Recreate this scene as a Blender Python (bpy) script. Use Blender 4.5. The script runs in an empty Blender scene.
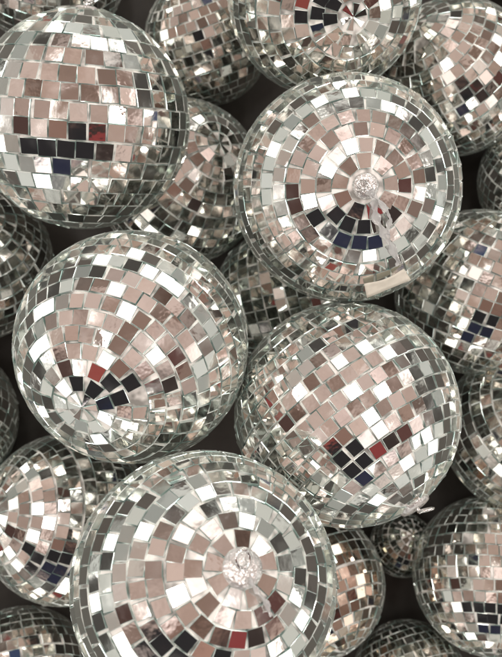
import bpy, math, random
from mathutils import Vector, Matrix, Quaternion
C = bpy.context.scene.collection
PI = math.pi
FPX = 856.0; D = 1.0; U0 = 251.0; V0 = 328.5

# ---------------------------------------------------------------- materials
def newmat(name):
    m = bpy.data.materials.new(name); m.use_nodes = True
    nt = m.node_tree; b = nt.nodes['Principled BSDF']
    return m, nt, b
def N(nt, t, **kw):
    n = nt.nodes.new(t)
    for k, v in kw.items(): setattr(n, k, v)
    return n

def mirror_mat():
    m, nt, b = newmat('mirror_glass')
    L = nt.links
    a = N(nt, 'ShaderNodeAttribute', attribute_name='tile_tint')
    lw = N(nt, 'ShaderNodeLayerWeight'); lw.inputs['Blend'].default_value = .5
    # long path through the green glass at grazing angles
    gm = N(nt, 'ShaderNodeMapRange'); gm.inputs['From Min'].default_value = .4; gm.inputs['From Max'].default_value = .9
    L.new(lw.outputs['Facing'], gm.inputs['Value'])
    mxc = N(nt, 'ShaderNodeMix', data_type='RGBA', blend_type='MULTIPLY'); L.new(gm.outputs['Result'], mxc.inputs['Factor'])
    L.new(a.outputs['Color'], mxc.inputs['A']); mxc.inputs['B'].default_value = (.86, 1.0, .93, 1)
    L.new(mxc.outputs['Result'], b.inputs['Base Color'])
    b.inputs['Metallic'].default_value = 1
    tc = N(nt, 'ShaderNodeTexCoord')
    n1 = N(nt, 'ShaderNodeTexNoise'); n1.inputs['Scale'].default_value = 45; n1.inputs['Detail'].default_value = 5
    L.new(tc.outputs['Object'], n1.inputs['Vector'])
    mr = N(nt, 'ShaderNodeMapRange'); mr.inputs['From Min'].default_value = .38; mr.inputs['From Max'].default_value = .75
    mr.inputs['To Min'].default_value = .02; mr.inputs['To Max'].default_value = .13
    L.new(n1.outputs['Fac'], mr.inputs['Value']); L.new(mr.outputs['Result'], b.inputs['Roughness'])
    n2 = N(nt, 'ShaderNodeTexNoise'); n2.inputs['Scale'].default_value = 110; n2.inputs['Detail'].default_value = 2
    L.new(tc.outputs['Object'], n2.inputs['Vector'])
    bp = N(nt, 'ShaderNodeBump'); bp.inputs['Strength'].default_value = .08; bp.inputs['Distance'].default_value = .0008
    L.new(n2.outputs['Fac'], bp.inputs['Height']); L.new(bp.outputs['Normal'], b.inputs['Normal'])
    # pale diffuse mixed in edge-on, painting the rims brighter than they reflect
    df = N(nt, 'ShaderNodeBsdfDiffuse'); df.inputs['Color'].default_value = (.61, .67, .62, 1)
    dm = N(nt, 'ShaderNodeMapRange'); dm.inputs['From Min'].default_value = .5; dm.inputs['From Max'].default_value = .95
    dm.inputs['To Min'].default_value = .02; dm.inputs['To Max'].default_value = .40
    L.new(lw.outputs['Facing'], dm.inputs['Value'])
    ms = N(nt, 'ShaderNodeMixShader'); L.new(dm.outputs['Result'], ms.inputs[0]); L.new(b.outputs[0], ms.inputs[1]); L.new(df.outputs[0], ms.inputs[2])
    L.new(ms.outputs[0], nt.nodes['Material Output'].inputs['Surface'])
    return m
def edge_mat():
    m, nt, b = newmat('green_glass_edge')
    tc = N(nt, 'ShaderNodeTexCoord'); n = N(nt, 'ShaderNodeTexNoise'); n.inputs['Scale'].default_value = 75
    nt.links.new(tc.outputs['Object'], n.inputs['Vector'])
    r = N(nt, 'ShaderNodeValToRGB'); r.color_ramp.elements[0].color = (.27, .38, .35, 1); r.color_ramp.elements[1].color = (.92, .98, .95, 1)
    r.color_ramp.elements[0].position = .40; r.color_ramp.elements[1].position = .60
    nt.links.new(n.outputs['Fac'], r.inputs['Fac']); nt.links.new(r.outputs['Color'], b.inputs['Base Color'])
    b.inputs['Metallic'].default_value = .5; b.inputs['Roughness'].default_value = .10
    return m
def core_mat():
    m, nt, b = newmat('silver_core')
    tc = N(nt, 'ShaderNodeTexCoord'); n = N(nt, 'ShaderNodeTexNoise'); n.inputs['Scale'].default_value = 70
    nt.links.new(tc.outputs['Object'], n.inputs['Vector'])
    r = N(nt, 'ShaderNodeValToRGB'); r.color_ramp.elements[0].color = (.30, .29, .27, 1); r.color_ramp.elements[1].color = (.95, .92, .88, 1)
    r.color_ramp.elements[0].position = .38; r.color_ramp.elements[1].position = .56
    nt.links.new(n.outputs['Fac'], r.inputs['Fac']); nt.links.new(r.outputs['Color'], b.inputs['Base Color'])
    b.inputs['Roughness'].default_value = .35; b.inputs['Metallic'].default_value = .15
    return m
def simple(name, col, rough, metal=0, trans=0, bump=0):
    m, nt, b = newmat(name)
    tc = N(nt, 'ShaderNodeTexCoord'); n = N(nt, 'ShaderNodeTexNoise'); n.inputs['Scale'].default_value = 120
    nt.links.new(tc.outputs['Object'], n.inputs['Vector'])
    r = N(nt, 'ShaderNodeValToRGB')
    r.color_ramp.elements[0].color = tuple(c*.8 for c in col)+(1,); r.color_ramp.elements[1].color = tuple(min(1, c*1.15) for c in col)+(1,)
    nt.links.new(n.outputs['Fac'], r.inputs['Fac']); nt.links.new(r.outputs['Color'], b.inputs['Base Color'])
    b.inputs['Roughness'].default_value = rough; b.inputs['Metallic'].default_value = metal
    b.inputs['Transmission Weight'].default_value = trans
    if bump:
        n2 = N(nt, 'ShaderNodeTexNoise'); n2.inputs['Scale'].default_value = 320; nt.links.new(tc.outputs['Object'], n2.inputs['Vector'])
        bp = N(nt, 'ShaderNodeBump'); bp.inputs['Strength'].default_value = bump; bp.inputs['Distance'].default_value = .002
        nt.links.new(n2.outputs['Fac'], bp.inputs['Height']); nt.links.new(bp.outputs['Normal'], b.inputs['Normal'])
    return m
M_MIR = mirror_mat(); M_EDGE = edge_mat(); M_CORE = core_mat()
M_CHR = simple('chrome', (.85, .85, .84), .12, 1)
M_CAP = simple('clear_cap_plastic', (.80, .78, .76), .08, .5, .25, .7)
M_PLA = simple('clear_plastic', (.92, .93, .92), .06, 0, .6)
M_PAP = simple('cream_paper', (.80, .76, .66), .6)
M_FLR = simple('dark_floor', (.045, .040, .034), .6)

# ---------------------------------------------------------------- mesh helpers
def link(name, verts, faces, mats, parent=None, midx=None, smooth=False):
    me = bpy.data.meshes.new(name); me.from_pydata(verts, [], faces)
    for m in mats: me.materials.append(m)
    if midx: me.polygons.foreach_set('material_index', midx)
    me.polygons.foreach_set('use_smooth', [smooth]*len(me.polygons))
    me.update()
    o = bpy.data.objects.new(name, me); C.objects.link(o)
    if parent: o.parent = parent
    return o
def lathe(prof, seg=48):
    v = []; f = []
    n = len(prof)
    for i in range(seg):
        a = 2*PI*i/seg
        for r, z in prof: v.append((r*math.cos(a), r*math.sin(a), z))
    for i in range(seg):
        j = (i+1) % seg
        for k in range(n-1): f.append((i*n+k, j*n+k, j*n+k+1, i*n+k+1))
    return v, f
def tube(pts, rad, seg=10, closed=False):
    v = []; f = []; n = len(pts); up = Vector((0.3, .2, .93)).normalized()
    for i, p in enumerate(pts):
        p = Vector(p)
        a = Vector(pts[(i-1) % n] if closed or i > 0 else pts[i]); b = Vector(pts[(i+1) % n] if closed or i < n-1 else pts[i])
        t = (b-a).normalized(); s = t.cross(up)
        if s.length < .1: s = t.cross(Vector((1, 0, 0)))
        s.normalize(); w = s.cross(t)
        for k in range(seg):
            q = 2*PI*k/seg; v.append(tuple(p+rad*(math.cos(q)*s+math.sin(q)*w)))
    for i in range(n if closed else n-1):
        j = (i+1) % n
        for k in range(seg):
            l = (k+1) % seg; f.append((i*seg+k, i*seg+l, j*seg+l, j*seg+k))
    if not closed:
        f.append(tuple(range(seg))[::-1]); f.append(tuple((n-1)*seg+k for k in range(seg)))
    return v, f

def tiles_mesh(R, pitch, rng, cap, parent, shadowed=(1, 1, 1)):
    """square mirror chips laid in latitude rows round a ball of radius R"""
    V = []; F = []; MI = []; T = []
    rows = int(round(PI/pitch)); dphi = PI/rows
    th = .0020*R/.1
    for i in range(rows):
        phi = PI/2-(i+.5)*dphi
        cph = math.cos(phi)
        n = max(6, int(round(2*PI*cph/pitch)))
        if i == 0 and cap: continue
        off = rng.random()*2*PI
        hh = .5*dphi*.935*R
        wob = rng.gauss(0, .004)
        for k in range(n):
            if rng.random() < .004: continue
            lam = off+2*PI*k/n+rng.gauss(0, .007)/max(cph, .2)
            ph = phi+wob+rng.gauss(0, .0035)
            nrm = Vector((math.cos(ph)*math.cos(lam), math.cos(ph)*math.sin(lam), math.sin(ph)))
            e = Vector((-math.sin(lam), math.cos(lam), 0)); nn = nrm.cross(e)
            c = nrm*R*math.cos(dphi*.5)
            # tilt and twist of the hand-glued chip
            x = rng.random(); sg = .011 if x < .82 else (.032 if x < .94 else .10)
            q = Quaternion(e, rng.gauss(0, sg)) @ Quaternion(nn, rng.gauss(0, sg)) @ Quaternion(nrm, rng.gauss(0, .032))
            e = q@e; nn = q@nn; m = q@nrm
            slot = PI*R*cph/n
            top = PI*R*math.cos(min(PI/2, phi+dphi*.46))/n if phi > 0 else PI*R*math.cos(phi+dphi*.46)/n
            bot = PI*R*math.cos(phi-dphi*.46)/n if phi > 0 else PI*R*math.cos(max(-PI/2, phi-dphi*.46))/n
            ww = min(slot*.935, dphi*R*.5)
            wt = max(min(ww, top*.955), .0008); wb = max(min(ww, bot*.955), .0008)
            h = hh*(1+rng.gauss(0, .022)); s = 1+rng.gauss(0, .025)
            b = .00038*R/.1
            def quad(inset, dz):
                return [c+e*sx*((wt if sy > 0 else wb)*s-inset)+nn*sy*(h-inset)+m*dz for sx, sy in ((-1, -1), (1, -1), (1, 1), (-1, 1))]
            base = len(V)
            for p in quad(b, 0)+quad(0, -b*1.1)+quad(0, -th): V.append(tuple(p))
            F.append((base, base+1, base+2, base+3)); MI.append(0)
            for lev in (0, 4):
                for a in range(4):
                    d = (a+1) % 4
                    F.append((base+lev+a, base+lev+4+a, base+lev+4+d, base+lev+d)); MI.append(1)
            g = rng.uniform(.85, .95)
            if rng.random() < .04: g *= .78
            wv = rng.uniform(0, .05)
            tint = (g*shadowed[0], g*(.985-wv*.5)*shadowed[1], g*(.965-wv)*shadowed[2], 1)  # per-ball factor puts the shade of rear balls into their tile colour
            T += [tint]*9
    o = link('mirror_tiles', V, F, [M_MIR, M_EDGE], parent, MI)
    at = o.data.attributes.new('tile_tint', 'FLOAT_COLOR', 'FACE')
    flat = [x for t in T for x in t]
    at.data.foreach_set('color', flat)
    return o

def locate(u, v, r, R=None, on_floor=False):
    if on_floor:
        d = D-R
    else:
        d = math.sqrt((FPX*R/r)**2+R*R)
    k = (d*d-R*R)/(d*FPX)
    return Vector(((u-U0)*k, -(v-V0)*k, D-d))
def pole_from_pixel(c, R, u, v):
    o = Vector((0, 0, D)); d = Vector(((u-U0)/FPX, -(v-V0)/FPX, -1)).normalized()
    oc = o-c; b = oc.dot(d); q = b*b-(oc.length_squared-R*R)
    t = -b-math.sqrt(max(q, 0)); return (o+d*t-c).normalized()

def ball(label, c, R, pole, spin, pitch, seed, cap=True, ring=1.0, shadowed=(1, 1, 1)):
    rng = random.Random(seed)
    root = bpy.data.objects.new('mirror_ball', None); C.objects.link(root)
    root.empty_display_size = .02
    root['label'] = label; root['category'] = 'disco ball'; root['group'] = 'mirror balls heaped in a pile'
    root.location = c
    root.rotation_mode = 'QUATERNION'
    root.rotation_quaternion = Vector(pole).normalized().to_track_quat('Z', 'Y') @ Quaternion((0, 0, 1), spin)
    th = .0020*R/.1
    rc = R*math.cos(pitch*.5)-th*.7
    prof = [(rc*math.sin(PI*i/40), rc*math.cos(PI*i/40)) for i in range(41)]
    prof[0] = (1e-5, rc); prof[-1] = (1e-5, -rc)
    v, f = lathe(prof, 64); f = [t[::-1] for t in f]
    link('core', v, f, [M_CORE], root, smooth=True)
    tiles_mesh(R, pitch, rng, cap, root, shadowed)
    if cap:
        s = R/.1*.9*ring
        z0 = R*.987
        prof = [(1e-5, z0+.0034*s), (.0045*s, z0+.0036*s), (.0080*s, z0+.0034*s), (.0112*s, z0+.0024*s),
                (.0130*s, z0-.0002*s), (.0132*s, z0-.004*s)]
        v, f = lathe(prof, 48); f = [t[::-1] for t in f]
        cp = link('hanger_cap', v, f, [M_CAP], root, smooth=True)
        prof = [(1e-5, z0+.0075*s), (.0010*s, z0+.0073*s), (.0015*s, z0+.0064*s), (.0015*s, z0+.0030*s)]
        v, f = lathe(prof, 20); f = [t[::-1] for t in f]
        link('ring_post', v, f, [M_CHR], cp, smooth=True)
        pts = []; tilt = .42; rr = .0056*s; az = rng.uniform(0, 6)
        for i in range(32):
            a = 2*PI*i/32; x = rr*.8*math.cos(a); y = rr*math.sin(a)+rr*.95
            y, z = y*math.cos(tilt), z0+.0056*s+y*math.sin(tilt)
            pts.append((x*math.cos(az)-y*math.sin(az), x*math.sin(az)+y*math.cos(az), z))
        v, f = tube(pts, .0011*s, 10, True)
        link('hanger_ring', v, f, [M_CHR], cp, smooth=True)
    return root

def top(label, u, v, r, R, pole, spin, pitch, seed, cap=True, ring=1.0, shadowed=(1, 1, 1)):
    c = locate(u, v, r, R)
    p = pole_from_pixel(c, R, *pole) if len(pole) == 2 else pole
    return ball(label, c, R, p, spin, pitch, seed, cap, ring, shadowed)
def low(label, u, v, R, pole, spin, pitch, seed, cap=False, shadowed=(1, 1, 1)):
    return ball(label, locate(u, v, 0, R, True), R, pole, spin, pitch, seed, cap, 1, shadowed)

A = top('mirror ball with the largest square tiles, at the upper left beside the small shaded ball', 80, 118, 108, .1, (.08, .97, .22), .3, .160, 11)
Cc = top('upper right mirror ball, hanger ring facing up, paper tag on its lower rim', 348, 187, 114, .1, (366, 186), .4, .130, 12, True, .9)
Dd = top('mirror ball at the left middle, tile rows fanning from a bare lower left pole', 130, 347, 117, .1, (82, 408), 1.0, .133, 13, False)
E = top('right middle mirror ball with slanting tile rows, hanger at its lower right rim', 348, 415, 113, .1, (.545, -.75, .38), .2, .128, 14, True, 1.3)
Ff = top('biggest nearest mirror ball at the bottom with its silver hanger ring facing up', 203, 590, 134, .1, (243, 568), .7, .131, 15, True, 1.2)
BR = (.64, .53, .45); G8 = (.84, .83, .80)  # darkened tile tints, shade painted onto the balls behind and below
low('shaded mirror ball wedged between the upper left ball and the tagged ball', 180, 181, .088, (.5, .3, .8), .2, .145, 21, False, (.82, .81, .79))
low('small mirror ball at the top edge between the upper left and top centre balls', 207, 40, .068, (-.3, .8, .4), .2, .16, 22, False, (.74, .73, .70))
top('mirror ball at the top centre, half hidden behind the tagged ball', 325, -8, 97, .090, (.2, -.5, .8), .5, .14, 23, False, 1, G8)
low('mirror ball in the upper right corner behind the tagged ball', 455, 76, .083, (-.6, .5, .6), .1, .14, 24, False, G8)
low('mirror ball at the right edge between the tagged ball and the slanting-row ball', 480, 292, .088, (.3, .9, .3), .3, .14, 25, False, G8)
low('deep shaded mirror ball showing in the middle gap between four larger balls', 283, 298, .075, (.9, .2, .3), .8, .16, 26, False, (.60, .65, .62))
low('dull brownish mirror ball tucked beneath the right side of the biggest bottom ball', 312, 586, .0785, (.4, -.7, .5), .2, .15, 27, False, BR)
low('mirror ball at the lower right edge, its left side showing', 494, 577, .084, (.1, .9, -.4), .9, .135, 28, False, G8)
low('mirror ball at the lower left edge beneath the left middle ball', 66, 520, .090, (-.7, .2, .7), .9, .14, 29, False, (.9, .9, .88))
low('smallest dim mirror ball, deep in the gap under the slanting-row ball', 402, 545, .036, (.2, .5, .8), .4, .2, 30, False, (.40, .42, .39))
low('partly visible mirror ball at the left edge below the large tiled ball', -30, 262, .085, (.2, .5, .8), .4, .14, 31, False, G8)
low('partly visible mirror ball at the right edge beside the slanting-row ball', 528, 432, .087, (.2, .5, .8), .4, .14, 32, False, G8)
low('partly visible mirror ball at the top left corner', 45, -40, .085, (.2, .5, .8), .4, .14, 33)
low('sliver of a mirror ball at the right edge beside the tagged ball', 545, 180, .070, (.2, .5, .4), .4, .15, 34)
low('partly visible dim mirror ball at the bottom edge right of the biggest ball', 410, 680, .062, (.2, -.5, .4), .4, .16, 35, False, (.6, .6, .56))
low('partly visible mirror ball at the bottom left corner', 20, 684, .078, (.2, -.5, .4), .4, .15, 36, False, G8)
low('sliver of a mirror ball at the left edge beside the left middle ball', -66, 420, .085, (.2, -.5, .4), .4, .15, 37)
# the heap goes on past the frame on every side
k = 0
for (u, v) in ((-140, 90), (-250, 360), (-140, 580), (-70, 760), (130, 790), (300, 800), (480, 810), (620, 640), (680, 330), (640, 30), (520, -100), (190, -150), (-40, -190)):
    low('mirror ball of the same heap lying out of frame', u, v, .09, (.3, .2, .9), k, .16, 60+k); k += 1
bpy.context.view_layer.update()

# crumpled clear plastic strips hanging off the two hanger rings
def ribbon(root, pix, lifts, wid, seed, name):
    cen = root.location.copy(); inv = root.matrix_world.inverted(); rng = random.Random(seed)
    ctrl = [cen+pole_from_pixel(cen, .1, u, v)*(.1+l) for (u, v), l in zip(pix, lifts)]
    pts = []
    for i in range(len(ctrl)-1):
        p0 = ctrl[max(i-1, 0)]; p1 = ctrl[i]; p2 = ctrl[i+1]; p3 = ctrl[min(i+2, len(ctrl)-1)]
        for k in range(8):
            t = k/8
            pts.append(.5*((2*p1)+(-p0+p2)*t+(2*p0-5*p1+4*p2-p3)*t*t+(-p0+3*p1-3*p2+p3)*t**3))
    pts.append(ctrl[-1]); V = []; F = []; nx = 7
    for i, p in enumerate(pts):
        t = (pts[min(i+1, len(pts)-1)]-pts[max(i-1, 0)]).normalized(); n = (p-cen).normalized(); s = t.cross(n).normalized()
        ang = .6*math.sin(i*.55+seed)+.35*math.sin(i*1.3)
        ss = s*math.cos(ang)+n*math.sin(ang)
        for j in range(nx):
            a = (j/(nx-1)-.5)*2
            V.append(tuple(inv@(p+ss*a*wid*(.75+.3*math.sin(i*.8))+n*(.0011*(1-a*a)+abs(rng.gauss(0, .0006))+abs(a*wid*math.sin(ang))))))
    for i in range(len(pts)-1):
        for j in range(nx-1):
            a = i*nx+j; F.append((a, a+1, a+nx+1, a+nx))
    o = link(name, V, F, [M_PLA], root, smooth=True)
    md = o.modifiers.new('s', 'SOLIDIFY'); md.thickness = .0003
ribbon(Cc, [(367, 190), (372, 200), (374, 214), (381, 229), (389, 244), (396, 260)], [.006, .005, .003, .003, .002, .004], .0040, 3, 'clear_strip')
ribbon(Cc, [(368, 190), (378, 202), (387, 216), (385, 232)], [.006, .006, .004, .004], .0026, 5, 'clear_strip')
ribbon(Ff, [(246, 578), (252, 588), (262, 600), (268, 614)], [.006, .004, .003, .003], .0022, 7, 'clear_strip')

# paper tag on the lower rim of the upper right ball
cC = Cc.location.copy()
def tag():
    inv = Cc.matrix_world.inverted(); V = []; F = []; nx, ny = 12, 4; c3 = []
    for (u, v), l in zip([(364, 284), (367, 298), (411, 280), (404, 269)], (.003, .008, .009, .003)):
        dvec = Vector(((u-U0)/FPX, -(v-V0)/FPX, -1)).normalized()
        o = Vector((0, 0, D)); oc = o-cC; t = -oc.dot(dvec)
        p = o+dvec*t; rr = (p-cC).length; RR = .1+l
        if rr < RR: p = o+dvec*(t-math.sqrt(RR*RR-rr*rr))
        c3.append(p)
    for j in range(ny+1):
        for i in range(nx+1):
            s = i/nx; t = j/ny
            p = (c3[0]*(1-s)+c3[3]*s)*(1-t)+(c3[1]*(1-s)+c3[2]*s)*t
            out = (p-cC).normalized()
            r = max((p-cC).length, .1025+.002*math.sin(s*PI))
            V.append(tuple(inv @ (cC+out*r)))
    for j in range(ny):
        for i in range(nx):
            a = j*(nx+1)+i; F.append((a, a+nx+1, a+nx+2, a+1))
    o = link('paper_tag', V, F, [M_PAP], Cc, smooth=True)
    md = o.modifiers.new('s', 'SOLIDIFY'); md.thickness = .0004
tag()

# ---------------------------------------------------------------- floor
v = [(-1.6, -1.6, 0), (1.6, -1.6, 0), (1.6, 1.6, 0), (-1.6, 1.6, 0)]
fl = link('floor', v, [(0, 1, 2, 3)], [M_FLR]); fl['kind'] = 'structure'

# ---------------------------------------------------------------- world (the shop around the pile)
w = bpy.data.worlds.new('World'); bpy.context.scene.world = w; w.use_nodes = True
nt = w.node_tree; L = nt.links; bg = nt.nodes['Background']
tc = N(nt, 'ShaderNodeTexCoord')
nz = N(nt, 'ShaderNodeVectorMath', operation='NORMALIZE'); L.new(tc.outputs['Generated'], nz.inputs[0])
sx = N(nt, 'ShaderNodeSeparateXYZ'); L.new(nz.outputs[0], sx.inputs[0])
def stops(r, S):
    el = r.color_ramp.elements
    while len(el) > 1: el.remove(el[-1])
    el[0].position = S[0][0]; el[0].color = S[0][1]+(1,)
    for p, c in S[1:]:
        e = el.new(p); e.color = c+(1,)
# warm ceiling with slow tonal drift
vo = N(nt, 'ShaderNodeTexNoise'); vo.inputs['Scale'].default_value = 2.8; vo.inputs['Detail'].default_value = 4
L.new(nz.outputs[0], vo.inputs['Vector'])
rp = N(nt, 'ShaderNodeValToRGB')
stops(rp, [(.32, (.20, .135, .11)), (.42, (.45, .33, .28)), (.50, (.62, .47, .41)), (.57, (.54, .42, .37)), (.63, (.76, .62, .56)), (.70, (1.0, .90, .85))])
L.new(vo.outputs['Fac'], rp.inputs['Fac'])
# hard-edged dark and bright cells, added to give the tiles finer reflections
v3 = N(nt, 'ShaderNodeTexVoronoi'); v3.inputs['Scale'].default_value = 8; v3.distance = 'CHEBYCHEV'; v3.inputs['Randomness'].default_value = .9
L.new(nz.outputs[0], v3.inputs['Vector'])
b3 = N(nt, 'ShaderNodeRGBToBW'); L.new(v3.outputs['Color'], b3.inputs[0])
r3 = N(nt, 'ShaderNodeValToRGB'); r3.color_ramp.interpolation = 'CONSTANT'
stops(r3, [(0, (.42, .36, .33)), (.24, (.78, .72, .68)), (.34, (1, 1, 1)), (.60, (.88, .87, .86)), (.67, (1.1, 1.1, 1.1)), (.77, (2.6, 2.8, 3.0))])
L.new(b3.outputs[0], r3.inputs['Fac'])
mul = N(nt, 'ShaderNodeMix', data_type='RGBA', blend_type='MULTIPLY'); mul.inputs['Factor'].default_value = 1
L.new(rp.outputs['Color'], mul.inputs['A']); L.new(r3.outputs['Color'], mul.inputs['B'])
# low shelves: greyer, more contrast, glowing cells added for glints and lighter rims
vo2 = N(nt, 'ShaderNodeTexVoronoi'); vo2.inputs['Scale'].default_value = 8; L.new(nz.outputs[0], vo2.inputs['Vector'])
bw2 = N(nt, 'ShaderNodeRGBToBW'); L.new(vo2.outputs['Color'], bw2.inputs[0])
rp2 = N(nt, 'ShaderNodeValToRGB'); rp2.color_ramp.interpolation = 'CONSTANT'
stops(rp2, [(0, (.06, .055, .05)), (.28, (.34, .35, .32)), (.43, (.56, .57, .52)), (.53, (.20, .16, .14)), (.6, (.64, .65, .60)), (.70, (3.4, 3.4, 3.2))])
L.new(bw2.outputs[0], rp2.inputs['Fac'])
mz = N(nt, 'ShaderNodeMapRange'); mz.inputs['From Min'].default_value = .15; mz.inputs['From Max'].default_value = .42; L.new(sx.outputs['Z'], mz.inputs['Value'])
mx = N(nt, 'ShaderNodeMix', data_type='RGBA'); L.new(mz.outputs['Result'], mx.inputs['Factor'])
L.new(rp2.outputs['Color'], mx.inputs['A']); L.new(mul.outputs['Result'], mx.inputs['B'])
cur = mx.outputs['Result']
# wobble the direction a little so that silhouettes are not clean ovals
wn = N(nt, 'ShaderNodeTexNoise'); wn.inputs['Scale'].default_value = 6; L.new(nz.outputs[0], wn.inputs['Vector'])
ws = N(nt, 'ShaderNodeVectorMath', operation='SUBTRACT'); L.new(wn.outputs['Color'], ws.inputs[0]); ws.inputs[1].default_value = (.5, .5, .5)
wm = N(nt, 'ShaderNodeVectorMath', operation='SCALE'); L.new(ws.outputs[0], wm.inputs[0]); wm.inputs['Scale'].default_value = .28
wa = N(nt, 'ShaderNodeVectorMath', operation='ADD'); L.new(nz.outputs[0], wa.inputs[0]); L.new(wm.outputs[0], wa.inputs[1])
def blob(cur, c, sc, col):
    sub = N(nt, 'ShaderNodeVectorMath', operation='SUBTRACT'); L.new(wa.outputs[0], sub.inputs[0]); sub.inputs[1].default_value = Vector(c).normalized()
    mu = N(nt, 'ShaderNodeVectorMath', operation='DIVIDE'); L.new(sub.outputs[0], mu.inputs[0]); mu.inputs[1].default_value = sc
    ln = N(nt, 'ShaderNodeVectorMath', operation='LENGTH'); L.new(mu.outputs[0], ln.inputs[0])
    mr = N(nt, 'ShaderNodeMapRange'); mr.inputs['From Min'].default_value = 1.08; mr.inputs['From Max'].default_value = .92
    L.new(ln.outputs['Value'], mr.inputs['Value'])
    m = N(nt, 'ShaderNodeMix', data_type='RGBA'); L.new(mr.outputs['Result'], m.inputs['Factor'])
    L.new(cur, m.inputs['A']); m.inputs['B'].default_value = col+(1,)
    return m.outputs['Result']
DK = (.014, .012, .015)
cur = blob(cur, (-.12, -.44, .87), (.46, .20, .26), (.24, .14, .11))
cur = blob(cur, (-.02, -.66, .74), (.46, .28, .32), DK)
cur = blob(cur, (-.52, -.58, .64), (.34, .22, .3), DK)
cur = blob(cur, (.50, -.52, .70), (.27, .22, .3), (.035, .022, .02))
cur = blob(cur, (-.2, -.89, .42), (.18, .2, .25), (.018, .02, .045))
cur = blob(cur, (.24, -.89, .42), (.18, .2, .25), (.018, .02, .045))
cur = blob(cur, (-.42, -.40, .82), (.18, .09, .12), (.28, .06, .05))
cur = blob(cur, (.42, -.50, .76), (.12, .10, .10), (.24, .04, .04))
cur = blob(cur, (.05, -.60, .78), (.07, .11, .10), (.40, .23, .18))
cur = blob(cur, (.82, -.2, .54), (.13, .18, .16), (.10, .04, .035))
cur = blob(cur, (-.82, -.18, .5), (.14, .16, .2), (.07, .035, .03))
cur = blob(cur, (.0, .84, .54), (.09, .08, .10), (.04, .06, .13))
L.new(cur, bg.inputs['Color']); bg.inputs['Strength'].default_value = 1.05

# ---------------------------------------------------------------- ceiling lamps of the shop
def lamp(x, y, z, sxx, syy, rot, power, col=(1, .97, .93)):
    ld = bpy.data.lights.new('ceiling_lamp', 'AREA'); ld.shape = 'RECTANGLE'; ld.size = sxx; ld.size_y = syy; ld.energy = power; ld.color = col
    o = bpy.data.objects.new('ceiling_lamp', ld); C.objects.link(o); o.location = (x, y, z); o.rotation_euler = (0, 0, rot)
for x, y in ((-1.5, 1.0), (0, 1.35), (1.5, 1.0), (-2.2, -.6), (2.1, -.5), (-1.2, 3.2), (1.3, 3.2), (-.75, .15), (.85, .2), (-1.4, -2.6), (1.4, -2.6), (-3.4, 1.6), (3.4, 1.6)):
    lamp(x, y, 2.6, .22, .70, 0, 8.5)

# ---------------------------------------------------------------- camera
cd = bpy.data.cameras.new('camera'); cam = bpy.data.objects.new('camera', cd); C.objects.link(cam)
cam.location = (0, 0, D); cd.sensor_fit = 'VERTICAL'; cd.sensor_height = 24; cd.lens = 24*FPX/657
cd.clip_start = .01; cd.clip_end = 100
cd.dof.use_dof = True; cd.dof.focus_distance = .67; cd.dof.aperture_fstop = 5.5
bpy.context.scene.camera = cam
sc = bpy.context.scene
sc.view_settings.view_transform = 'Standard'; sc.view_settings.look = 'None'; sc.view_settings.exposure = 0
